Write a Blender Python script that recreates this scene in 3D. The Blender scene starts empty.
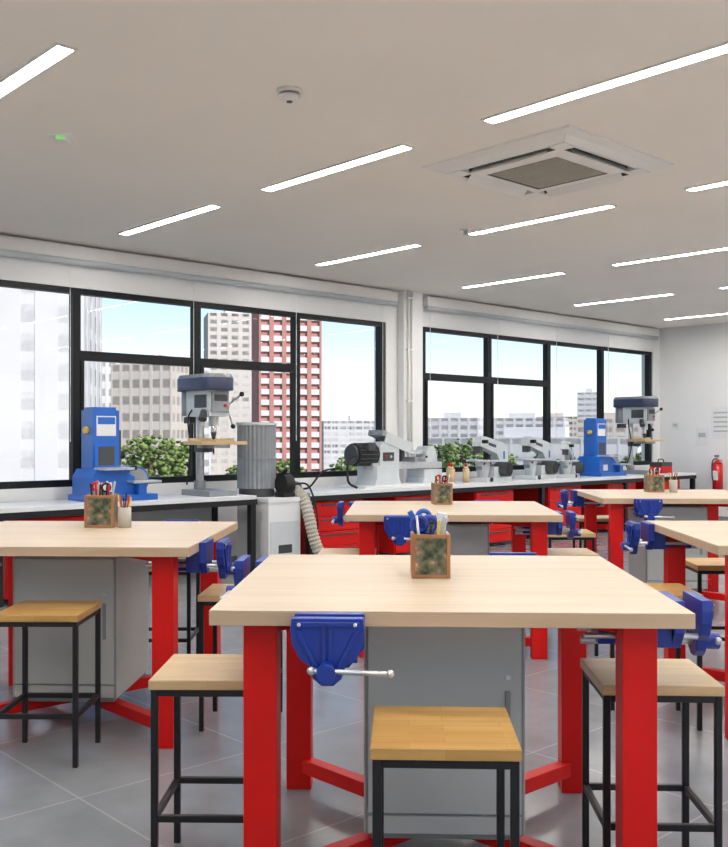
import bpy, bmesh, math, random
from mathutils import Vector, Matrix
random.seed(7)
scene = bpy.context.scene
TH = math.radians(42.8)          # direction of the window wall
ROOM = Vector((-5.459, 5.901, 0.0))
TT = math.radians(-2.2)          # direction of the work tables
CEIL = 3.0

# ---------------------------------------------------------------- materials
def newmat(name):
    m = bpy.data.materials.new(name); m.use_nodes = True
    nt = m.node_tree
    return m, nt, nt.nodes["Principled BSDF"]

def mat(name, col, rough=0.5, metal=0.0, var=0.06, scale=8.0, bump=0.0, coat=0.0, spec=.5):
    m, nt, p = newmat(name)
    p.inputs["Roughness"].default_value = rough
    p.inputs["Metallic"].default_value = metal
    p.inputs["Coat Weight"].default_value = coat
    p.inputs["Specular IOR Level"].default_value = spec
    tc = nt.nodes.new("ShaderNodeTexCoord")
    n = nt.nodes.new("ShaderNodeTexNoise"); n.inputs["Scale"].default_value = scale; n.inputs["Detail"].default_value = 4
    nt.links.new(tc.outputs["Object"], n.inputs["Vector"])
    r = nt.nodes.new("ShaderNodeValToRGB")
    a = [max(0, c*(1-var)) for c in col]; b = [min(1, c*(1+var)) for c in col]
    r.color_ramp.elements[0].color = (*a, 1); r.color_ramp.elements[1].color = (*b, 1)
    r.color_ramp.elements[0].position = .3; r.color_ramp.elements[1].position = .7
    nt.links.new(n.outputs["Fac"], r.inputs["Fac"]); nt.links.new(r.outputs["Color"], p.inputs["Base Color"])
    if bump > 0:
        bp = nt.nodes.new("ShaderNodeBump"); bp.inputs["Strength"].default_value = bump; bp.inputs["Distance"].default_value = .01
        nt.links.new(n.outputs["Fac"], bp.inputs["Height"]); nt.links.new(bp.outputs["Normal"], p.inputs["Normal"])
    return m

def wood(name, c1, c2, c3, bw=0.4, rh=0.045, grain=1.0, rough=.45, staves=.5):
    m, nt, p = newmat(name)
    p.inputs["Roughness"].default_value = rough
    tc = nt.nodes.new("ShaderNodeTexCoord")
    br = nt.nodes.new("ShaderNodeTexBrick")
    br.inputs["Scale"].default_value = 1; br.inputs["Brick Width"].default_value = bw; br.inputs["Row Height"].default_value = rh
    br.inputs["Mortar Size"].default_value = 0.0008; br.offset = .37
    br.inputs["Color1"].default_value = (*c1, 1); br.inputs["Color2"].default_value = (*c2, 1); br.inputs["Mortar"].default_value = (*c3, 1)
    nt.links.new(tc.outputs["Object"], br.inputs["Vector"])
    mp = nt.nodes.new("ShaderNodeMapping"); mp.inputs["Scale"].default_value = (3, 45, 20)
    nt.links.new(tc.outputs["Object"], mp.inputs["Vector"])
    n = nt.nodes.new("ShaderNodeTexNoise"); n.inputs["Scale"].default_value = grain; n.inputs["Detail"].default_value = 6; n.inputs["Distortion"].default_value = .6
    nt.links.new(mp.outputs["Vector"], n.inputs["Vector"])
    r = nt.nodes.new("ShaderNodeValToRGB")
    r.color_ramp.elements[0].color = (*c3, 1); r.color_ramp.elements[1].color = (*c1, 1)
    r.color_ramp.elements[0].position = .25; r.color_ramp.elements[1].position = .6
    nt.links.new(n.outputs["Fac"], r.inputs["Fac"])
    mx = nt.nodes.new("ShaderNodeMixRGB"); mx.inputs["Fac"].default_value = staves
    nt.links.new(r.outputs["Color"], mx.inputs["Color1"]); nt.links.new(br.outputs["Color"], mx.inputs["Color2"])
    nt.links.new(mx.outputs["Color"], p.inputs["Base Color"])
    return m

def emis(name, col, s):
    m, nt, p = newmat(name)
    p.inputs["Base Color"].default_value = (*col, 1)
    p.inputs["Emission Color"].default_value = (*col, 1); p.inputs["Emission Strength"].default_value = s
    return m

M = {}
M['top'] = wood("birch_top", (.62,.50,.37), (.58,.46,.33), (.51,.38,.26), bw=3, rh=.6, grain=.5, staves=.3, rough=.4)
M['edge'] = wood("ply_edge", (.60,.44,.30), (.54,.37,.23), (.42,.28,.16), bw=3, rh=.01, grain=1)
M['seat'] = wood("rubberwood_staves", (.64,.39,.13), (.46,.24,.06), (.36,.18,.04), bw=.22, rh=.042, grain=1, staves=.7, rough=.35)
M['seat2'] = wood("rubberwood_pale", (.66,.48,.27), (.57,.39,.19), (.47,.31,.145), bw=.22, rh=.042, grain=1, staves=.6, rough=.35)
M['red'] = mat("red_paint", (.68,.006,.004), .42, 0, .04, 5, spec=.3)
M['redd'] = mat("red_drawer", (.55,.010,.008), .4, 0, .06, 5, spec=.3)
M['blk'] = mat("black_metal", (.009,.009,.011), .45, .0, .1, spec=.4)
M['frame'] = mat("window_black", (.005,.006,.008), .45, 0, .1, spec=.3)
M['blue'] = mat("vise_blue", (.006,.035,.30), .35, 0, .08, 20, coat=.15)
M['mblue'] = mat("machine_blue", (.007,.12,.52), .35, 0, .06, 6, coat=.2)
M['navy'] = mat("navy_cover", (.04,.055,.11), .4, 0, .1)
M['cab'] = mat("cabinet_grey", (.48,.50,.48), .45, 0, .03, 3)
M['cabd'] = mat("cabinet_grey_dark", (.26,.28,.28), .5, 0, .03, 3)
M['white'] = mat("white_laminate", (.78,.79,.80), .35, 0, .03, 3)
M['offw'] = mat("offwhite_machine", (.60,.64,.66), .4, 0, .05, 6)
M['steel'] = mat("steel", (.60,.61,.63), .3, .8, .08, 30)
M['dgrey'] = mat("dark_grey", (.06,.065,.07), .5, .2, .1)
M['mgrey'] = mat("mid_grey", (.28,.30,.32), .45, .2, .1)
M['yel'] = mat("yellow_plastic", (.85,.55,.05), .4)
M['rub'] = mat("rubber_black", (.010,.010,.010), .7)
M['hose'] = mat("hose_beige", (.48,.45,.38), .5)
M['wall'] = mat("wall_paint", (.85,.85,.85), .7, 0, .02, 1.5)
M['ceil'] = mat("ceiling_paint", (.95,.89,.81), .75, 0, .02, 1.0)
M['trimw'] = mat("white_trim", (.88,.86,.83), .5, 0, .02)
M['led'] = emis("led_panel", (1.0,.97,.93), 62)
M['green'] = emis("green_led", (.25,.9,.2), .5)
M['paper'] = mat("paper", (.80,.80,.82), .7, 0, .05, 30)
M['bwood'] = wood("box_wood", (.40,.19,.08), (.30,.13,.055), (.18,.08,.03), bw=1, rh=.5)
M['conc'] = mat("concrete_white", (.56,.56,.57), .8, 0, .05, .2)
M['conc2'] = mat("concrete_warm", (.50,.46,.42), .8, 0, .05, .2)
M['brick'] = mat("red_render", (.38,.18,.155), .8, 0, .1, .3)
M['glassd'] = mat("dark_glazing", (.16,.185,.22), .2, 0, .3, .4)
M['glassb'] = mat("blue_glazing", (.24,.32,.40), .2, 0, .2, .4)
M['leaf'] = mat("foliage", (.12,.18,.045), .9, 0, .8, 2.5, bump=1)
M['trunk'] = mat("bark", (.12,.08,.05), .9)
M['ground'] = mat("city_ground", (.19,.20,.16), .9, 0, .4, .05)
M['fext'] = mat("extinguisher_red", (.6,.01,.01), .25)

def picmat():   # small printed picture on the pencil box: ochre/green/dark blotches
    m, nt, p = newmat("box_picture"); p.inputs["Roughness"].default_value = .35
    tc = nt.nodes.new("ShaderNodeTexCoord")
    v = nt.nodes.new("ShaderNodeTexNoise"); v.inputs["Scale"].default_value = 32; v.inputs["Detail"].default_value = 5
    nt.links.new(tc.outputs["Object"], v.inputs["Vector"])
    r = nt.nodes.new("ShaderNodeValToRGB"); cr = r.color_ramp
    cr.elements[0].position = .32; cr.elements[0].color = (.012,.014,.010,1)
    cr.elements[1].position = .75; cr.elements[1].color = (.55,.50,.38,1)
    for pos, c in ((.44,(.06,.09,.05,1)),(.52,(.16,.13,.05,1)),(.58,(.10,.16,.16,1)),(.64,(.35,.16,.06,1))):
        e = cr.elements.new(pos); e.color = c
    nt.links.new(v.outputs["Fac"], r.inputs["Fac"]); nt.links.new(r.outputs["Color"], p.inputs["Base Color"]); return m
M['pic'] = picmat()

def glass():
    m = bpy.data.materials.new("window_glass"); m.use_nodes = True
    nt = m.node_tree; nt.nodes.clear()
    o = nt.nodes.new("ShaderNodeOutputMaterial"); mx = nt.nodes.new("ShaderNodeMixShader")
    t = nt.nodes.new("ShaderNodeBsdfTransparent"); t.inputs["Color"].default_value = (.97,.98,.98,1)
    g = nt.nodes.new("ShaderNodeBsdfGlossy"); g.inputs["Roughness"].default_value = .02
    lw = nt.nodes.new("ShaderNodeLayerWeight"); pw = nt.nodes.new("ShaderNodeMath"); pw.operation = 'POWER'; pw.inputs[1].default_value = 4
    ma = nt.nodes.new("ShaderNodeMath"); ma.operation = 'MULTIPLY_ADD'; ma.inputs[1].default_value = .4; ma.inputs[2].default_value = .02
    nt.links.new(lw.outputs["Facing"], pw.inputs[0]); nt.links.new(pw.outputs[0], ma.inputs[0])
    nt.links.new(ma.outputs[0], mx.inputs[0]); nt.links.new(t.outputs[0], mx.inputs[1]); nt.links.new(g.outputs[0], mx.inputs[2])
    nt.links.new(mx.outputs[0], o.inputs[0]); return m
M['glass'] = glass()

def floormat():
    m, nt, p = newmat("floor_tile")
    tc = nt.nodes.new("ShaderNodeTexCoord")
    br = nt.nodes.new("ShaderNodeTexBrick"); br.offset = 0
    br.inputs["Scale"].default_value = 1; br.inputs["Brick Width"].default_value = .8; br.inputs["Row Height"].default_value = .8
    br.inputs["Mortar Size"].default_value = .004
    br.inputs["Color1"].default_value = (.255,.27,.295,1); br.inputs["Color2"].default_value = (.235,.25,.275,1); br.inputs["Mortar"].default_value = (.36,.37,.39,1)
    nt.links.new(tc.outputs["Object"], br.inputs["Vector"])
    n = nt.nodes.new("ShaderNodeTexNoise"); n.inputs["Scale"].default_value = 5; n.inputs["Detail"].default_value = 8
    nt.links.new(tc.outputs["Object"], n.inputs["Vector"])
    mx = nt.nodes.new("ShaderNodeMixRGB"); mx.blend_type = 'OVERLAY'; mx.inputs["Fac"].default_value = .25
    nt.links.new(br.outputs["Color"], mx.inputs["Color1"]); nt.links.new(n.outputs["Fac"], mx.inputs["Color2"])
    nt.links.new(mx.outputs["Color"], p.inputs["Base Color"])
    p.inputs["Roughness"].default_value = .2
    return m
M['floor'] = floormat()

# ---------------------------------------------------------------- mesh builder
class B:
    def __init__(s): s.bm = bmesh.new(); s.mats = []
    def mi(s, k):
        if k not in s.mats: s.mats.append(k)
        return s.mats.index(k)
    def face(s, vs, k, smooth=False):
        try: f = s.bm.faces.new(vs)
        except ValueError: return
        f.material_index = s.mi(k); f.smooth = smooth
    def box(s, c, d, k, rot=None, taper=1.0):
        c = Vector(c); hx, hy, hz = d[0]/2, d[1]/2, d[2]/2
        vs = []
        for z, t in ((-hz, 1), (hz, taper)):
            for x, y in ((-hx,-hy),(hx,-hy),(hx,hy),(-hx,hy)):
                v = Vector((x*t, y*t, z))
                if rot: v = Matrix.Rotation(rot[1], 3, rot[0]) @ v
                vs.append(s.bm.verts.new(c+v))
        for q in ((3,2,1,0),(4,5,6,7),(0,1,5,4),(1,2,6,5),(2,3,7,6),(3,0,4,7)):
            s.face([vs[i] for i in q], k)
    def b2(s, a, b, k):
        s.box([(a[i]+b[i])/2 for i in range(3)], [abs(b[i]-a[i]) for i in range(3)], k)
    def cyl(s, p0, p1, r, k, n=16, r2=None, cap=True):
        p0, p1 = Vector(p0), Vector(p1); r2 = r if r2 is None else r2
        ax = (p1-p0).normalized(); q = ax.to_track_quat('Z', 'Y')
        A, C = [], []
        for i in range(n):
            a = 2*math.pi*i/n; v = Vector((math.cos(a), math.sin(a), 0))
            A.append(s.bm.verts.new(p0+q@(v*r))); C.append(s.bm.verts.new(p1+q@(v*r2)))
        for i in range(n):
            j = (i+1) % n; s.face([A[i],A[j],C[j],C[i]], k, n > 6)
        if cap: s.face(A[::-1], k); s.face(C, k)
    def bar(s, p0, p1, w, h, k):   # rectangular bar
        p0, p1 = Vector(p0), Vector(p1); ax = (p1-p0); L = ax.length; ax.normalize()
        up = Vector((0,0,1)) if abs(ax.z) < .9 else Vector((0,1,0))
        sd = ax.cross(up).normalized(); up = sd.cross(ax)
        A = [s.bm.verts.new(p0+sd*a*w/2+up*b*h/2) for a, b in ((-1,-1),(1,-1),(1,1),(-1,1))]
        C = [s.bm.verts.new(p1+sd*a*w/2+up*b*h/2) for a, b in ((-1,-1),(1,-1),(1,1),(-1,1))]
        for i in range(4):
            j = (i+1) % 4; s.face([A[i],A[j],C[j],C[i]], k)
        s.face(A[::-1], k); s.face(C, k)
    def prism(s, pts, y0, y1, k, smooth=False):   # polygon in xz extruded on y
        A = [s.bm.verts.new((x, y0, z)) for x, z in pts]; C = [s.bm.verts.new((x, y1, z)) for x, z in pts]
        n = len(pts)
        for i in range(n):
            j = (i+1) % n; s.face([A[i],A[j],C[j],C[i]], k, smooth)
        s.face(A[::-1], k); s.face(C, k)
    def ball(s, c, r, k, sc=(1,1,1), sub=2):
        ret = bmesh.ops.create_icosphere(s.bm, subdivisions=sub, radius=r)
        for v in ret['verts']:
            v.co = Vector((v.co.x*sc[0], v.co.y*sc[1], v.co.z*sc[2])) + Vector(c)
        for f in {f for v in ret['verts'] for f in v.link_faces}:
            f.material_index = s.mi(k); f.smooth = True
    def tube(s, pts, r, k, n=8, rib=0, res=8):
        P = [Vector(p) for p in pts]; P = [P[0]*2-P[1]]+P+[P[-1]*2-P[-2]]
        out = []
        for i in range(1, len(P)-2):
            for t in range(res):
                t /= res
                a, b, c, d = P[i-1], P[i], P[i+1], P[i+2]
                out.append(.5*((2*b)+(-a+c)*t+(2*a-5*b+4*c-d)*t*t+(-a+3*b-3*c+d)*t**3))
        out.append(P[-2])
        rings = []
        for i, p in enumerate(out):
            tg = (out[min(i+1, len(out)-1)]-out[max(i-1, 0)]).normalized(); q = tg.to_track_quat('Z', 'Y')
            rr = r*(1+(rib if i % 2 else -rib))
            rings.append([s.bm.verts.new(p+q@Vector((math.cos(2*math.pi*j/n)*rr, math.sin(2*math.pi*j/n)*rr, 0))) for j in range(n)])
        for a, b in zip(rings, rings[1:]):
            for j in range(n): s.face([a[j], a[(j+1)%n], b[(j+1)%n], b[j]], k, rib == 0)
        s.face(rings[0][::-1], k); s.face(rings[-1], k)
    def torus(s, c, R, r, k, axis='Z', n=20, m=8):
        rings = []
        rot = {'Z': Matrix.Identity(3), 'Y': Matrix.Rotation(math.pi/2, 3, 'X'), 'X': Matrix.Rotation(math.pi/2, 3, 'Y')}[axis]
        for i in range(n):
            a = 2*math.pi*i/n
            rings.append([s.bm.verts.new(Vector(c)+rot@Vector(((R+r*math.cos(2*math.pi*j/m))*math.cos(a), (R+r*math.cos(2*math.pi*j/m))*math.sin(a), r*math.sin(2*math.pi*j/m)))) for j in range(m)])
        for i in range(n):
            a, b = rings[i], rings[(i+1)%n]
            for j in range(m): s.face([a[j], b[j], b[(j+1)%m], a[(j+1)%m]], k, True)
    def mesh(s, name):
        bmesh.ops.recalc_face_normals(s.bm, faces=s.bm.faces[:])
        me = bpy.data.meshes.new(name); s.bm.to_mesh(me); s.bm.free()
        for k in s.mats: me.materials.append(M[k])
        return me

def put(me, name, loc, rz=0, bevel=0.0, sc=1.0):
    o = bpy.data.objects.new(name, me); scene.collection.objects.link(o)
    o.location = loc; o.rotation_euler = (0, 0, rz); o.scale = (sc, sc, sc)
    if bevel:
        b = o.modifiers.new("bevel", 'BEVEL'); b.width = bevel; b.segments = 2; b.limit_method = 'ANGLE'; b.angle_limit = math.radians(50)
    return o
def room(s, y, z=0):  # room coordinates -> world
    return ROOM + Vector((s*math.cos(TH)-y*math.sin(TH), s*math.sin(TH)+y*math.cos(TH), z))

S0, S1, Y1 = -2.6, 13.83, -11.2
# ---------------------------------------------------------------- shell
b = B(); b.b2((S0-.2, Y1-.2, -.1), (S1+.2, .25, 0), 'floor'); put(b.mesh("floor"), "floor", ROOM, TH)
b = B(); b.b2((S0-.2, Y1-.2, CEIL), (S1+.2, .25, CEIL+.15), 'ceil'); put(b.mesh("ceiling"), "ceiling", ROOM, TH)
b = B(); ZS, ZT = .85, 2.62
G1 = [-1.07, .18, 1.44, 2.70, 3.967, 5.235, 6.49, 7.753]; G2 = [8.439, 9.68, 10.95, 12.26, 13.587]
b.b2((S0-.2, 0, 0), (S1+.2, .2, ZS), 'wall'); b.b2((S0-.2, 0, ZT), (S1+.2, .2, CEIL), 'wall')
b.b2((S0-.2, 0, ZS), (G1[0]-.036, .2, ZT), 'wall'); b.b2((G1[-1]+.036, 0, ZS), (G2[0]-.036, .2, ZT), 'wall')
b.b2((G2[-1]+.036, 0, ZS), (S1+.2, .2, ZT), 'wall')
put(b.mesh("wall_windows"), "wall_windows", ROOM, TH)
b = B(); b.b2((7.98, -.10, 0), (8.30, -.002, CEIL), 'wall'); put(b.mesh("column"), "wall_column", ROOM, TH, .004)
b = B(); b.b2((S1, Y1-.2, 0), (S1+.2, 0, CEIL), 'wall'); put(b.mesh("wall_right"), "wall_right", ROOM, TH)
b = B(); b.b2((S0-.2, Y1-.2, 0), (S0, 0, CEIL), 'wall'); put(b.mesh("wall_left"), "wall_left", ROOM, TH)
G3 = [-1.6+1.3*i for i in range(12)]  # unseen back-wall openings, added so sunlight bounces up to the ceiling
b = B(); b.b2((S0, Y1-.2, 0), (S1, Y1, ZS), 'wall'); b.b2((S0, Y1-.2, ZT), (S1, Y1, CEIL), 'wall')
b.b2((S0, Y1-.2, ZS), (G3[0]-.036, Y1, ZT), 'wall'); b.b2((G3[-1]+.036, Y1-.2, ZS), (S1, Y1, ZT), 'wall'); put(b.mesh("wall_back"), "wall_back", ROOM, TH)
b = B(); b.b2((S0, -.012, 0), (S1, -.0, .09), 'cabd'); put(b.mesh("baseboard_windows"), "baseboard_windows", ROOM, TH)
b = B(); b.b2((S1-.012, Y1, 0), (S1, -.02, .09), 'cabd'); put(b.mesh("baseboard_right"), "baseboard_right", ROOM, TH)

TR = 2.03
def window(name, ms, split, off=0):
    b = B(); y0, y1 = .02+off, .10+off; w = .037
    a, e = ms[0], ms[-1]
    b.b2((a-w, y0, ZS), (e+w, y1, ZS+.06), 'frame'); b.b2((a-w, y0, ZT-.05), (e+w, y1, ZT), 'frame')
    for i, m in enumerate(ms):
        b.b2((m-w, y0, ZS+.06), (m+w, y1, ZT-.05), 'frame')
        if i < len(ms)-1:
            n = ms[i+1]
            if i in split:
                b.b2((m+w, y0, TR-.05), (n-w, y1, TR+.035), 'frame')
                b.b2((m+w, y0-.01, ZS+.06), (m+w+.03, y1-.03, TR-.05), 'frame'); b.b2((n-w-.03, y0-.01, ZS+.06), (n-w, y1-.03, TR-.05), 'frame')
            b.face([b.bm.verts.new(p) for p in ((m+w, .06+off, ZS+.06), (n-w, .06+off, ZS+.06), (n-w, .06+off, ZT-.05), (m+w, .06+off, ZT-.05))], 'glass')
    put(b.mesh(name), name, ROOM, TH)
window("window_1", G1, {1,2,4,5}); window("window_2", G2, {0,1}); window("added_fill_window", G3, set(), Y1-.16)  # last window is out of view, added for fill light
def blind(name, a, e):
    b = B()
    b.b2((a, -.09, 2.86), (e, -.005, 2.97), 'trimw'); b.cyl((a, -.055, 2.84), (e, -.055, 2.84), .03, 'offw', 14)
    s = a
    while s < e-.1:
        b.cyl((s+.06, -.07, 2.85), (s+.06, -.07, 1.25), .003, 'trimw', 6); s += 1.27
    put(b.mesh(name), name, ROOM, TH)
blind("roller_blind", S0+.05, 7.9); blind("roller_blind", 8.4, 13.65)
b = B()
for x in (8.04, 8.10): b.cyl((x, -.118, .78), (x, -.118, CEIL), .013, 'trimw', 10)
for z in (1.1, 1.7, 2.3, 2.9): b.b2((8.01, -.135, z), (8.13, -.1005, z+.02), 'trimw')
put(b.mesh("conduit"), "electrical_conduit", ROOM, TH)

# ---------------------------------------------------------------- ceiling fixtures
b = B()
b.b2((-.038, -.68, -.004), (.038, .68, .0), 'led')
for x in (-.045, .045): b.b2((x-.007, -.695, -.010), (x+.007, .695, 0), 'trimw')
for y in (-.69, .69): b.b2((-.04, y-.007, -.010), (.04, y+.007, 0), 'trimw')
led = b.mesh("ceiling_light_strip")
for s in (-.25, 1.9, 4.02, 6.16, 8.32, 10.52, 12.75):
    for k in range(5):
        put(led, "ceiling_light_strip", room(s, -1.405-1.98*k-(.12 if s == 1.9 and k == 2 else 0), CEIL), TH)
# air conditioner cassette
b = B(); H = .52
def ring(b, h0, h1, z0, z1, k):
    for a in range(4):
        R = Matrix.Rotation(a*math.pi/2, 3, 'Z')
        v = [R@Vector(p) for p in ((-h0,-h0,z0),(h0,-h0,z0),(h1,-h1,z1),(-h1,-h1,z1))]
        b.face([b.bm.verts.new(p) for p in v], k)
ring(b, .52, .52, 0, -.012, 'trimw'); ring(b, .52, .46, -.012, -.02, 'trimw'); ring(b, .46, .42, -.02, -.045, 'trimw')
ring(b, .42, .395, -.045, -.045, 'trimw'); ring(b, .395, .36, -.045, .0, 'dgrey'); ring(b, .36, .33, -.0, -.045, 'dgrey')
ring(b, .33, .25, -.045, -.055, 'trimw'); ring(b, .25, .24, -.055, -.05, 'dgrey')
b.b2((-.24, -.24, -.05), (.24, .24, -.04), 'hose')
for i in range(23): b.b2((-.235, -.235+i*.0204, -.056), (.235, -.227+i*.0204, -.05), 'hose')
for a in range(4):    # louvre flaps
    R = Matrix.Rotation(a*math.pi/2, 3, 'Z')
    v = [R@Vector(p) for p in ((-.27,-.392,-.075),(.27,-.392,-.075),(.27,-.345,-.03),(-.27,-.345,-.03))]
    b.face([b.bm.verts.new(p) for p in v], 'trimw')
for cx, cy in ((1,1),(1,-1),(-1,1),(-1,-1)): b.box((cx*.365, cy*.365, -.03), (.11,.11,.04), 'trimw')
put(b.mesh("ac"), "ceiling_air_conditioner", room(4.95, -4.38, CEIL), TH, 0, 1.07)
b = B(); b.cyl((0,0,0), (0,0,-.018), .062, 'trimw', 28); b.cyl((0,0,-.018), (0,0,-.03), .05, 'cabd', 28); b.cyl((0,0,-.03), (0,0,-.055), .055, 'trimw', 28, .04)
b.cyl((0,0,-.055), (0,0,-.06), .015, 'dgrey', 12)
sm = b.mesh("smoke_detector"); put(sm, "smoke_detector", room(2.95, -4.31, CEIL), TH)
b = B(); b.b2((-.06,-.06,-.012), (.06,.06,0), 'trimw'); b.b2((-.03,-.03,-.03), (.03,.03,-.012), 'trimw'); b.b2((-.055,-.02,-.022), (.055,.02,-.014), 'green')
put(b.mesh("emergency_sign"), "emergency_light", room(2.46, -2.86, CEIL), TH+.8)
b = B(); b.cyl((0,0,0), (0,0,-.015), .05, 'trimw', 20); b.cyl((0,0,-.015), (0,0,-.04), .02, 'steel', 12, .01); b.cyl((0,0,-.045), (0,0,-.04), .025, 'steel', 12)
sp = b.mesh("sprinkler")
for s, y in ((6.0,-2.79),(9.6,-3.3),(11.6,-2.8)): put(sp, "ceiling_sprinkler", room(s, y, CEIL), 0)

# ---------------------------------------------------------------- work tables
W, D, HT = 1.255, 1.19, .845
b = B()
b.b2((-W/2, -D/2, HT-.04), (W/2, D/2, HT-.0035), 'edge'); b.b2((-W/2, -D/2, HT-.0035), (W/2, D/2, HT), 'top')
lx, ly = .503, .485
for x in (-lx, lx):
    for y in (-ly, ly):
        b.b2((x-.045, y-.045, 0), (x+.045, y+.045, HT-.04), 'red')
for q in ((-1,-1),(1,-1),(-1,1),(1,1)):
    b.bar((q[0]*(lx-.03), q[1]*(ly-.03), .085), (q[0]*.02, q[1]*.02, .085), .05, .05, 'red')
    b.bar((q[0]*(lx-.03), q[1]*(ly-.03), .785), (q[0]*.02, q[1]*.02, .785), .04, .036, 'red')
tbl = b.mesh("workshop_table")
b = B()
cw, cd = .235, .27
b.b2((-cw, -cd, .135), (cw, cd, .762), 'cab'); b.b2((-cw+.02, -cd+.02, .113), (cw-.02, cd-.02, .135), 'cabd')
b.b2((-cw+.012, -cd-.014, .20), (cw-.012, -cd, .755), 'cab'); b.b2((-cw+.004, -cd-.004, .135), (cw-.004, -cd+.01, .755), 'cabd')
b.b2((-cw+.012, -cd-.012, .14), (cw-.012, -cd, .192), 'cab')
b.b2((cw-.06, -cd-.022, .40), (cw-.045, -cd-.014, .56), 'cabd'); b.cyl((cw-.052, -cd-.02, .60), (cw-.052, -cd-.014, .60), .01, 'steel', 10)
cab = b.mesh("storage_cabinet")
b = B()   # bench vise, mounts at a table edge (edge at y=0, table top at z=0)
jaw = [(-.09,0),(.09,0),(.093,-.03),(.088,-.065),(.07,-.10),(.045,-.12),(.036,-.15),(.015,-.168),(-.015,-.168),(-.036,-.15),(-.045,-.12),(-.07,-.10),(-.088,-.065),(-.093,-.03)]
b.prism(jaw, -.105, -.075, 'blue')
b.prism([(-.08,-.008),(.08,-.008),(.08,-.02),(-.08,-.02)], -.112, -.105, 'blue')
for sx in (-1,1):
    b.prism([(sx*.078,-.03),(sx*.066,-.03),(sx*.02,-.125),(sx*.032,-.125)], -.114, -.105, 'blue')
    b.prism([(sx*.012,-.02),(sx*.004,-.02),(sx*.004,-.11),(sx*.012,-.11)], -.112, -.105, 'blue')
b.prism([(-.09,-.002),(.09,-.002),(.09,-.09),(.05,-.14),(-.05,-.14),(-.09,-.09)], -.03, -.001, 'blue')
b.b2((-.07, 0, -.135), (.07, .06, -.042), 'blue'); b.b2((-.05, .06, -.13), (.05, .20, -.09), 'blue')
for x in (-.055, .055): b.cyl((x, -.075, -.105), (x, .24, -.105), .009, 'steel', 10)
b.cyl((0, -.135, -.128), (0, .24, -.128), .012, 'steel', 12)
b.cyl((0, -.15, -.128), (0, -.105, -.128), .024, 'blue', 16); 
b.cyl((-.035, -.138, -.122), (.155, -.138, -.128), .0065, 'steel', 10)
b.ball((-.037, -.138, -.122), .011, 'steel'); b.ball((.157, -.138, -.128), .011, 'steel')
for x in (-.07, .07): b.cyl((x, -.116, -.014), (x, -.112, -.014), .005, 'steel', 8)
vis = b.mesh("bench_vise")

TABLES = [(.245,3.09),(-1.32,4.56),(.54,6.16),(2.12,4.58),(2.39,7.62)]
def tl(t, x, y, z=0):
    c, s = math.cos(TT), math.sin(TT)
    return Vector((t[0]+x*c-y*s, t[1]+x*s+y*c, z))
for t in TABLES:
    put(tbl, "workshop_table", (t[0], t[1], 0), TT, .003)
    put(cab, "storage_cabinet", (t[0], t[1], 0), TT, .003)
    for k in range(4):
        a = k*math.pi/2
        p = Vector((-.31 if k != 3 else -.49, -D/2 if k % 2 == 0 else -W/2))
        x = p.x*math.cos(a)-p.y*math.sin(a); y = p.x*math.sin(a)+p.y*math.cos(a)
        put(vis, "bench_vise", tl(t, x, y, HT), TT+a, .003)

def stool(seatk):
    b = B(); h = .17; L = .155
    b.b2((-h, -h, .572), (h, h, .60), seatk)
    for x in (-L, L):
        for y in (-L, L): b.b2((x-.01, y-.01, 0), (x+.01, y+.01, .572), 'blk')
    for z in (.562, .20):
        for x in (-L, L):
            b.b2((x-.009, -L+.01, z-.01), (x+.009, L-.01, z+.01), 'blk'); b.b2((-L+.01, x-.009, z-.01), (L-.01, x+.009, z+.01), 'blk')
    return b.mesh("stool")
st1, st2 = stool('seat'), stool('seat2')
for x, y, r, m in [(.19,2.33,0,st1), (-.445,2.93,.02,st2), (.845,2.87,.0,st2), (-1.285,3.94,.03,st1), (-.555,4.40,0,st2), (-2.02,4.5,.02,st2),
                (-.10,5.85,0,st2), (1.22,5.86,.03,st2), (1.50,7.1,0,st2), (1.33,4.42,.02,st1), (1.98,5.38,0,st1), (-1.1,5.35,.05,st2), (.5,6.95,0,st2), (2.0,8.35,0,st2)]:
    put(m, "stool", (x, y, 0), TT+r, .003)

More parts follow.
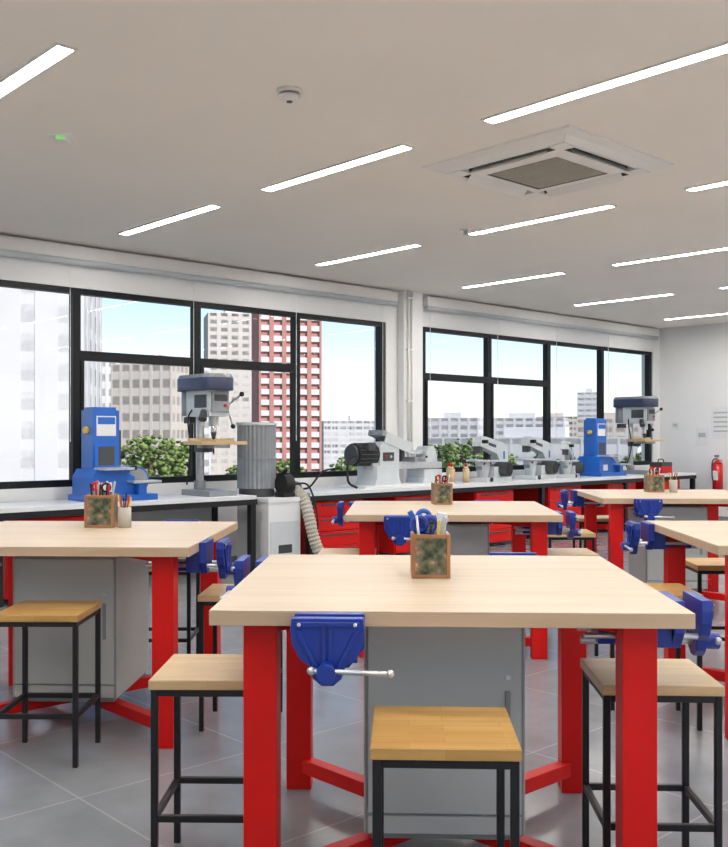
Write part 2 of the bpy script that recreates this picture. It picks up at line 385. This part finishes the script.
# pencil boxes
def pbox(blue=True):
    b = B(); w = .056; h = .14; t = .008
    for x in (-w, w):
        for y in (-w, w): b.box((x, y, h/2), (.012,.012,h), 'bwood')
    for z in (.006, h-.006):
        for x in (-w, w):
            b.box((x, 0, z), (.011, 2*w-.012, .012), 'bwood'); b.box((0, x, z), (2*w-.012, .011, .012), 'bwood')
    for x in (-w, w): b.box((x, 0, h/2), (.006, 2*w-.012, h-.02), 'pic'); b.box((0, x, h/2), (2*w-.012, .006, h-.02), 'pic')
    b.box((0,0,.006), (2*w,2*w,.008), 'bwood')
    rr = random.Random(3 if blue else 5)
    ks = ['yel','blk','steel','redd','mblue','white'] if not blue else ['blue','blue','mblue','white','blk','yel']
    for i in range(14):
        x, y = rr.uniform(-.042,.042), rr.uniform(-.042,.042)
        b.cyl((x*.7, y*.7, .012), (x+rr.uniform(-.02,.02), y, h+rr.uniform(.02,.06)), .0045, rr.choice(ks), 8)
    if blue:
        b.torus((-.035, -.01, h+.028), .022, .009, 'blue', 'Y'); b.torus((-.002, .0, h+.024), .026, .010, 'blue', 'Y')
        b.torus((-.02, .025, h+.05), .02, .008, 'mblue', 'Y')
        b.cyl((.02,.01,.05), (.04,.0,h+.065), .018, 'offw', 12); b.box((.035,-.01,h+.02), (.02,.02,.07), 'steel', ('Y', .5))
        b.box((-.045,.01,h+.03), (.018,.03,.09), 'mblue', ('Y', -.5))
    else:
        b.torus((.02, 0, h+.03), .018, .005, 'blk', 'Y'); b.torus((-.02, 0, h+.035), .018, .005, 'redd', 'Y')
    return b.mesh("pencil_box")
pb1, pb2 = pbox(True), pbox(False)
put(pb1, "pencil_box", (.215, 3.14, HT), TT+.02, .0015); put(pb2, "pencil_box", (-1.32, 4.85, HT), .1, .0015, 1.15)
put(pb2, "pencil_box", (.52, 6.45, HT), .1, .0015); put(pb2, "pencil_box", (2.36, 7.85, HT), .1, .0015)
b = B(); b.cyl((0,0,0), (0,0,.10), .032, 'hose', 16)
for i in range(8):
    a = i*.8; b.cyl((math.cos(a)*.018, math.sin(a)*.018, .09), (math.cos(a)*.032, math.sin(a)*.032, .15+.01*(i%3)), .0035, ['yel','bwood','blk','redd'][i%4], 6)
pcm = b.mesh("pencil_cup"); put(pcm, "pencil_cup", (-1.19, 4.80, HT), 0)
put(pcm, "pencil_cup", (2.50, 7.80, HT), 0)

# ---------------------------------------------------------------- wall benches
def bench(name, s0, s1, drawers):
    b = B(); y0, y1 = -.82, -.11; z = .75; L = s1-s0
    b.b2((0, y0, z-.035), (L, y1, z), 'white'); b.b2((-.004, y0-.006, z-.085), (L+.004, y1, z-.035), 'blk')
    for x in [0.03] + [L*i/max(1, round(L/1.8)) for i in range(1, round(L/1.8))] + [L-.03]:
        for y in (y0+.04, y1-.05): b.b2((x-.03, y-.03, 0), (x+.03, y+.03, z-.085), 'blk')
    b.b2((.05, y1-.06, .15), (L-.05, y1-.03, .65), 'cab')
    for d0, d1 in drawers:
        b.b2((d0, y0+.06, .05), (d1, y1-.1, z-.09), 'redd')
        for k in range(4):
            zz = .06+k*.15; b.b2((d0+.012, y0+.045, zz), (d1-.012, y0+.06, zz+.138), 'red')
            b.b2((d0+.1, y0+.03, zz+.10), (d1-.1, y0+.045, zz+.115), 'dgrey')
    put(b.mesh(name), name, room(s0, 0), TH, .002)
bench("machine_bench", 2.9, 5.33, [(.1,.75)])
bench("machine_bench", 5.97, 13.45, [(.08,.75),(1.2,1.9),(2.5,3.2),(3.9,4.6),(5.2,5.9),(6.4,7.1)])
ZB = .75
# drill press
b = B()
b.box((0,-.02,.025), (.30,.46,.05), 'mgrey'); b.cyl((0,.13,.05), (0,.13,1.0), .037, 'steel', 20); b.cyl((0,.13,.05), (0,.13,.13), .055, 'mgrey', 20)
b.box((0,.07,.44), (.10,.16,.08), 'dgrey'); b.cyl((0,-.10,.44), (0,-.10,.47), .15, 'mgrey', 28); b.box((.02,-.10,.485), (.50,.30,.03), 'seat2'); b.box((.02,-.03,.515), (.50,.02,.03), 'seat2')
b.cyl((.05,.08,.44), (.12,.08,.44), .012, 'steel', 8); b.cyl((.12,.08,.38), (.12,.08,.47), .008, 'blk', 8)
b.box((0,.0,.85), (.22,.38,.24), 'offw', None); b.box((0,-.20,.86), (.18,.03,.18), 'mgrey'); b.box((0,-.217,.90), (.14,.006,.06), 'dgrey'); b.cyl((.05,-.22,.83), (.05,-.214,.83), .018, 'redd', 12); b.box((-.112,-.05,.87), (.004,.2,.12), 'dgrey')
b.cyl((0,-.10,.64), (0,-.10,.78), .045, 'offw', 18); b.cyl((0,-.10,.58), (0,-.10,.64), .025, 'steel', 14); b.cyl((0,-.10,.52), (0,-.10,.585), .014, 'dgrey', 12, .028); b.cyl((0,-.10,.50), (0,-.10,.53), .004, 'steel', 8)
b.cyl((0,.28,.74), (0,.28,.97), .09, 'mgrey', 20); b.box((0,.28,.70), (.10,.10,.06), 'dgrey')
pts = []
for cx, cy, a0, r in ((0,-.13,180,.165),(0,.25,0,.145)):
    for i in range(13):
        a = math.radians(a0+i*15); pts.append((cx+r*math.cos(a), cy+r*math.sin(a)))
A = [b.bm.verts.new((x,y,.97)) for x,y in pts]; C = [b.bm.verts.new((x,y,1.085)) for x,y in pts]; T = [b.bm.verts.new((x*.86,(y-.06)*.95+.06,1.12)) for x,y in pts]
for i in range(len(pts)):
    j = (i+1) % len(pts); b.face([A[i],A[j],C[j],C[i]], 'navy', True); b.face([C[i],C[j],T[j],T[i]], 'mgrey')
b.face(A[::-1], 'navy'); b.face(T, 'mgrey')
b.cyl((.11,-.08,.83), (.17,-.08,.83), .035, 'steel', 16)
for i in range(3):
    a = math.radians(25+i*120); e = (.22, -.08+.19*math.cos(a), .83+.19*math.sin(a))
    b.cyl((.16,-.08,.83), e, .009, 'steel', 8); b.ball(e, .024, 'blk')
b.tube([(-.10,.1,.8),(-.18,.05,.7),(-.19,.0,.4),(-.16,.1,.1)], .008, 'blk')
b.cyl((-.12,-.12,.78), (-.16,-.16,.70), .03, 'dgrey', 14, .04)
dp = b.mesh("drill_press")
put(dp, "drill_press", room(5.03, -.46, ZB), TH, .004); put(dp, "drill_press", room(12.45, -.46, ZB), TH, .004)
# belt & disc sander
b = B()
b.b2((-.32,-.22,0), (.30,.22,.05), 'mblue'); b.prism([(-.30,.05),(.10,.05),(.10,.20),(-.03,.27),(-.26,.27),(-.30,.2)], -.18, .18, 'mblue')
b.b2((-.25,-.09,.27), (.0,.11,.77), 'mblue'); b.b2((-.235,-.10,.28), (-.015,-.09,.48), 'mblue'); b.b2((-.20,-.104,.30), (-.05,-.10,.46), 'dgrey'); b.b2((-.215,-.098,.55), (-.035,-.09,.72), 'white'); b.b2((-.205,-.102,.65), (-.045,-.098,.71), 'mblue')
b.b2((-.23,-.07,.77), (-.02,.09,.795), 'mblue'); b.b2((-.24,-.30,.265), (.03,-.09,.285), 'steel'); b.cyl((.05,-.2,.275), (.10,-.2,.275), .02, 'blk', 10)
b.cyl((.15,-.12,.17), (.15,.12,.17), .12, 'mblue', 28); b.cyl((.15,-.135,.17), (.15,-.12,.17), .10, 'mgrey', 28); b.b2((.02,-.30,.15), (.29,-.14,.17), 'steel'); b.b2((.10,-.24,.05), (.18,-.16,.15), 'mblue')
b.cyl((.12,.12,.16), (.12,.26,.16), .085, 'dgrey', 18); b.cyl((-.28,-.0,.6), (-.25,-.0,.6), .03, 'yel', 12); b.b2((-.22,-.19,.08), (-.12,-.18,.16), 'white')
b.b2((0,-.03,.30), (.05,.05,.60), 'dgrey'); b.cyl((.05,0,.38), (.09,0,.38), .03, 'blk', 12)
sd = b.mesh("belt_disc_sander")
put(sd, "belt_disc_sander", room(4.08, -.45, ZB), TH, .006); put(sd, "belt_disc_sander", room(11.50, -.45, ZB), TH, .006)
# lathe
b = B()
b.b2((-.55,-.26,0), (.78,.22,.025), 'white')
b.prism([(-.32,.025),(.06,.025),(.03,.10),(.03,.22),(-.29,.22),(-.29,.10)], -.16, .14, 'offw'); b.prism([(.40,.025),(.74,.025),(.71,.08),(.71,.17),(.43,.17),(.43,.08)], -.14, .12, 'offw')
for y in (-.09,.05): b.b2((-.3,y-.02,.18), (.74,y+.02,.25), 'steel')
b.cyl((-.50,-.02,.34), (-.22,-.02,.34), .115, 'rub', 24); b.cyl((-.53,-.02,.34), (-.50,-.02,.34), .10, 'dgrey', 24)
for i in range(16):
    a = i*math.pi/8; b.box((-.36, -.02+.115*math.cos(a), .34+.115*math.sin(a)), (.24,.008,.008), 'dgrey')
b.box((-.36,-.13,.42), (.10,.06,.08), 'dgrey')
b.prism([(-.22,.22),(.06,.22),(.06,.40),(.0,.47),(-.16,.47),(-.22,.42)], -.13, .10, 'offw'); b.box((.03,-.02,.50), (.44,.22,.06), 'mgrey', ('Y', .30)); b.box((.05,-.13,.46), (.40,.012,.12), 'offw', ('Y', .30))
b.b2((-.18,-.136,.27), (-.02,-.13,.36), 'dgrey'); b.cyl((-.14,-.145,.315), (-.14,-.136,.315), .015, 'redd', 10); b.cyl((-.07,-.145,.315), (-.07,-.136,.315), .015, 'offw', 10)
b.cyl((.06,-.02,.34), (.12,-.02,.34), .045, 'steel', 18); b.cyl((.12,-.02,.34), (.17,-.02,.34), .085, 'dgrey', 24)
for i in range(3):
    a = i*2.094; b.box((.185, -.02+.045*math.cos(a), .34+.045*math.sin(a)), (.04,.03,.03), 'steel')
b.prism([(.50,.25),(.68,.25),(.66,.36),(.62,.42),(.54,.42),(.50,.36)], -.10, .07, 'offw'); b.cyl((.40,-.02,.34), (.70,-.02,.34), .028, 'steel', 14); b.cyl((.34,-.02,.34), (.40,-.02,.34), .004, 'steel', 12, .022); b.torus((.72,-.02,.34), .065, .010, 'blk', 'X'); b.cyl((.70,-.02,.34), (.73,-.02,.34), .02, 'steel', 10)
b.cyl((.73,-.02,.40), (.78,-.02,.40), .008, 'blk', 8); b.b2((.718,-.026,.28), (.728,-.014,.40), 'blk')
b.box((.30,-.06,.28), (.10,.22,.05), 'mgrey'); b.cyl((.30,-.12,.28), (.30,-.12,.36), .012, 'steel', 10); b.box((.30,-.12,.37), (.24,.03,.02), 'steel'); b.cyl((.30,-.17,.28), (.33,-.26,.31), .007, 'steel', 8); b.ball((.33,-.265,.31), .014, 'blk')
b.tube([(-.5,-.1,.34),(-.66,-.14,.28),(-.72,-.2,.08),(-.62,-.22,.012)], .012, 'rub')
b.cyl((.70,-.18,.07), (.70,-.14,.07), .02, 'redd', 10)
put(b.mesh("wood_lathe"), "wood_lathe", room(7.36, -.45, ZB), TH, .004, 1.04)
# scroll saws
b = B()
b.b2((-.32,-.14,0), (.28,.14,.05), 'offw'); b.b2((-.1,-.11,.05), (.26,.11,.17), 'offw')
b.prism([(.12,.10),(.30,.10),(.35,.25),(.32,.42),(.20,.45),(-.22,.52),(-.32,.50),(-.33,.41),(-.2,.38),(.06,.32),(.13,.24)], -.055, .055, 'offw')
b.prism([(.2,.10),(-.28,.14),(-.28,.18),(.2,.2)], -.03, .03, 'mgrey')
b.cyl((-.27,0,.18), (-.27,0,.43), .003, 'steel', 6); b.b2((-.32,-.04,.33), (-.25,.04,.42), 'dgrey')
b.cyl((-.18,0,.23), (-.18,0,.25), .19, 'steel', 28); b.cyl((-.18,0,.05), (-.18,0,.23), .06, 'offw', 14, .09)
b.cyl((.08,-.21,.14), (.08,-.05,.14), .085, 'dgrey', 18); b.cyl((.08,-.22,.14), (.08,-.21,.14), .07, 'blk', 18); b.cyl((-.28,-.05,.46), (-.28,-.12,.46), .022, 'blk', 10); b.cyl((-.24,-.14,.03), (-.24,-.16,.03), .025, 'blk', 12)
b.cyl((-.1,-.06,.3), (-.26,-.06,.2), .008, 'blk', 8); b.box((.24,0,.30), (.04,.115,.09), 'mblue'); b.box((-.05,-.057,.42), (.18,.004,.035), 'navy', ('Y', .17))
ss = b.mesh("scroll_saw")
for s in (9.12, 10.05, 10.72): put(ss, "scroll_saw", room(s, -.45, ZB), TH+(.5 if s > 10.5 else .2), .006, 1.05 if s < 10.5 else .92)
# dust collector
b = B()
b.b2((-.24,-.30,.06), (.22,.26,.10), 'dgrey')
for x in (-.2,.18):
    for y in (-.26,.22): b.cyl((x-.012,y,.03), (x+.012,y,.03), .03, 'rub', 12)
b.b2((-.21,-.26,.10), (.17,.24,.70), 'white'); b.b2((-.19,-.268,.14), (.15,-.26,.50), 'offw'); b.b2((-.10,-.272,.20), (.06,-.268,.28), 'dgrey'); b.b2((-.22,-.27,.68), (.18,.25,.72), 'white')
b.cyl((-.08,.10,.72), (-.08,.10,.80), .17, 'dgrey', 28)
n = 56; rings = []
for z in (.80, 1.40):
    rings.append([b.bm.verts.new((-.08+math.cos(2*math.pi*i/n)*(.175+.012*(i%2)), .10+math.sin(2*math.pi*i/n)*(.175+.012*(i%2)), z)) for i in range(n)])
for i in range(n): b.face([rings[0][i], rings[0][(i+1)%n], rings[1][(i+1)%n], rings[1][i]], 'mgrey')
b.cyl((-.08,.10,1.40), (-.08,.10,1.43), .195, 'offw', 28); b.cyl((-.08,.10,1.08), (-.08,.10,1.09), .19, 'mgrey', 28)
b.cyl((.02,-.15,.84), (.12,-.15,.84), .10, 'rub', 24); b.cyl((.12,-.15,.82), (.24,-.12,.80), .06, 'dgrey', 16); b.b2((.0,-.22,.72), (.14,-.08,.76), 'rub'); b.cyl((.04,-.15,.94), (.06,-.2,.99), .02, 'blk', 10)
b.tube([(.17,-.15,.80),(.21,-.26,.70),(.22,-.33,.52),(.24,-.37,.34),(.30,-.40,.18),(.42,-.40,.10)], .055, 'hose', 14, .09, 10)
b.tube([(.20,-.12,.80),(.32,-.2,.80),(.45,-.25,.95),(.6,-.27,.98)], .010, 'rub')
b.tube([(.12,-.2,.84),(.24,-.30,.82),(.30,-.36,.50),(.30,-.32,.12)], .009, 'rub')
put(b.mesh("dust_collector"), "dust_collector", room(5.63, -.62, 0), TH, .003)
# small bottles
b = B(); b.cyl((0,0,0), (0,0,.16), .04, 'seat2', 16); b.cyl((0,0,.16), (0,0,.19), .04, 'seat2', 16, .015); b.cyl((0,0,.19), (0,0,.23), .014, 'redd', 10)
gb = b.mesh("glue_bottle")
for s, y in ((8.42,-.45),(8.55,-.3),(8.62,-.5)): put(gb, "glue_bottle", room(s, y, ZB), 0)
b = B(); b.b2((-.15,-.1,0), (.15,.1,.10), 'redd'); b.b2((-.15,-.1,.10), (.15,.1,.16), 'dgrey'); b.tube([(-.08,0,.16),(-.06,0,.2),(.06,0,.2),(.08,0,.16)], .008, 'blk')
put(b.mesh("toolbox"), "toolbox", room(13.0, -.5, ZB), TH, .003)

# wall things
b = B(); b.b2((-.012,-.15,-.24), (0,.15,.24), 'paper'); 
for k in range(5): b.b2((-.014,-.11,.14-k*.07), (-.012,.11,.165-k*.07), 'cab')
wn = b.mesh("wall_notice"); put(wn, "wall_notice", room(S1-.001, -1.02, 1.50), TH); 
b = B(); b.b2((-.01,-.1,-.14), (0,.1,.14), 'paper'); b.b2((-.012,-.06,-.0), (-.01,.06,.07), 'cab'); put(b.mesh("wall_poster"), "wall_notice", room(S1-.001, -.72, 1.28), TH)
b = B(); b.b2((-.015,-.06,-.045), (0,.06,.045), 'white'); b.b2((-.02,-.03,-.02), (-.015,.0,.02), 'cab'); b.b2((-.02,.005,-.02), (-.015,.035,.02), 'cab'); put(b.mesh("light_switch"), "light_switch", room(S1-.001, -.28, 1.47), TH)
b = B(); b.cyl((0,0,0), (0,0,.38), .075, 'fext', 20); b.cyl((0,0,.38), (0,0,.44), .075, 'fext', 20, .025); b.cyl((0,0,.44), (0,0,.49), .02, 'steel', 10); b.box((-.03,0,.50), (.12,.02,.02), 'blk'); b.tube([(0,0,.47),(-.08,.04,.42),(-.09,.04,.2),(-.085,.02,.1)], .01, 'blk'); b.b2((-.078,-.04,.14), (-.07,.04,.28), 'paper'); b.b2((.06,-.03,.1), (.10,.03,.45), 'steel')
put(b.mesh("fire_extinguisher"), "fire_extinguisher", room(S1-.102, -1.02, .50), TH)

# ---------------------------------------------------------------- outside world
GZ = -14
b = B(); b.b2((-900,-700,-1), (1000,1500,0), 'ground'); put(b.mesh("ground_city"), "ground_city", (0, 0, GZ))
def building(name, x, y, w, d, top, floors, bays, wk, gk, rot=0, span=.45, pier=.25, pk=None, balc=0):
    b = B(); h = top-GZ; fh = h/floors; pk = pk or wk
    b.b2((-w/2+.3,-d/2+.3,0), (w/2-.3,d/2-.3,h-.1), gk)
    for i in range(floors+1):
        z = i*fh
        b.b2((-w/2,-d/2-balc,max(0,z-fh*span/2)), (w/2,d/2,min(h+.5,z+fh*span/2)), wk)
    bw = w/bays
    for i in range(bays+1):
        xx = -w/2+i*bw; pw = bw*pier/2
        b.b2((max(-w/2,xx-pw),-d/2-.05-balc*1.1,0), (min(w/2,xx+pw),d/2+.05,h+.3), pk)
    nb = max(2, round(d/bw))
    for i in range(nb+1):
        yy = -d/2+i*d/nb; pw = d/nb*pier/2
        b.b2((-w/2-.05,max(-d/2,yy-pw),0), (w/2+.05,min(d/2,yy+pw),h+.3), pk)
    b.b2((-w*.15,-d*.15,h), (w*.15,d*.15,h+2.2), wk)
    put(b.mesh(name), name, (x, y, GZ), rot)
def at(u, d): return (u-364)/965*d
building("white_apartment_block", at(2,75), 80, 11.0, 12, 22, 16, 4, 'conc', 'glassd', .15, .62, .62)
building("midrise_building", at(105,170), 174, 9, 12, 14, 11, 5, 'conc', 'glassb', .3, .5, .35)
building("midrise_building", at(150,150), 155, 10, 12, 12, 10, 6, 'conc2', 'glassd', -.2, .5, .3)
building("midrise_building", at(182,190), 195, 9, 12, 16, 12, 4, 'conc', 'glassd', .2, .5, .3)
building("office_block", at(100,260), 270, 26, 16, 12, 12, 9, 'conc', 'glassb', .2, .5, .2)
building("midrise_building", at(230,310), 315, 17, 16, 40, 22, 5, 'conc', 'glassd', .25, .5, .4, 'conc2')
building("red_tower_block", at(284,240), 245, 15.5, 16, 33, 18, 5, 'conc', 'glassd', .22, .5, .34, 'brick', .6)
building("office_block", at(360,300), 330, 26, 16, 6, 10, 10, 'conc', 'glassb', .1, .5, .2)
building("midrise_building", at(525,330), 335, 30, 16, 7, 9, 9, 'conc', 'glassb', -.3, .5, .3)
building("office_block", at(592,400), 405, 9, 10, 19, 14, 3, 'conc', 'glassb', -.3, .4, .2)
building("office_block", at(560,450), 460, 24, 12, 10, 9, 6, 'conc2', 'glassd', -.2, .5, .2)
building("midrise_building", at(455,300), 305, 18, 12, 6.5, 8, 6, 'conc', 'glassb', -.3, .5, .3)
building("midrise_building", at(620,260), 265, 20, 12, 5.5, 8, 6, 'conc2', 'glassb', -.3, .5, .3)
building("parking_structure", at(540,160), 163, 34, 16, .6, 5, 12, 'conc', 'glassd', -.35, .4, .12)
def tree(x, y, top, r, seed):
    b = B(); rr = random.Random(seed); h = top-GZ
    b.cyl((0,0,0), (0,0,h-r*.6), .25, 'trunk', 10, .14)
    for i in range(240):
        a = rr.uniform(0, 6.28); q = math.sqrt(rr.uniform(0,1))*.9*r; zz = h-r*.8+rr.uniform(-.9,.75)*r*math.sqrt(max(.05,1-(q/r)**2))
        b.ball((math.cos(a)*q, math.sin(a)*q, zz), r*rr.uniform(.05,.13), 'leaf', (1,1,.7), 1)
    for v in b.bm.verts:
        if v.co.z > h-2.4*r: v.co += Vector((rr.uniform(-1,1), rr.uniform(-1,1), rr.uniform(-1,1)))*r*.04
    put(b.mesh("tree"), "tree", (x, y, GZ))
for i, (u, d, top, r) in enumerate([(150,85,1.6,2.8),(176,95,1.0,2.8),(125,110,-.8,2.8),(245,130,-1.8,3),(285,130,-1.8,3),(350,130,-1.2,3),(462,110,1.3,2.8),(440,125,.6,2.8),(500,140,-.8,3),(545,140,-1.2,3.2),(590,140,-.9,3),(640,140,-1,3.2)]):
    tree(at(u,d), d, top, r, i)

# ---------------------------------------------------------------- light
w = bpy.data.worlds.new("sky"); scene.world = w; w.use_nodes = True; nt = w.node_tree
sky = nt.nodes.new("ShaderNodeTexSky"); sky.sky_type = 'NISHITA'; sky.sun_disc = False; sky.sun_elevation = math.radians(42); sky.sun_rotation = math.radians(150); sky.air_density = 1.0; sky.dust_density = .3; sky.ozone_density = 1.0
mx = nt.nodes.new("ShaderNodeMixRGB"); mx.blend_type = 'MULTIPLY'; mx.inputs["Fac"].default_value = 1; mx.inputs["Color2"].default_value = (.94,.94,1.04,1)
bg = nt.nodes["Background"]; bg.inputs["Strength"].default_value = .18
nt.links.new(sky.outputs[0], mx.inputs["Color1"]); nt.links.new(mx.outputs[0], bg.inputs["Color"])
L = bpy.data.lights.new("sun", 'SUN'); L.energy = 6; L.angle = .01; L.color = (1,.93,.84)
o = bpy.data.objects.new("sun", L); scene.collection.objects.link(o)
o.rotation_euler = Vector((-.75,.75,-.80)).to_track_quat('-Z','Y').to_euler()

cam = bpy.data.cameras.new("camera"); cam.sensor_fit = 'HORIZONTAL'; cam.sensor_width = 36; cam.lens = 36*965/728
cam.shift_y = 12.5/728; cam.clip_end = 3000
o = bpy.data.objects.new("camera", cam); scene.collection.objects.link(o); o.location = (0,0,1.3); o.rotation_euler = (math.pi/2,0,0)
scene.camera = o
scene.view_settings.view_transform = 'Standard'
scene.view_settings.look = 'None'
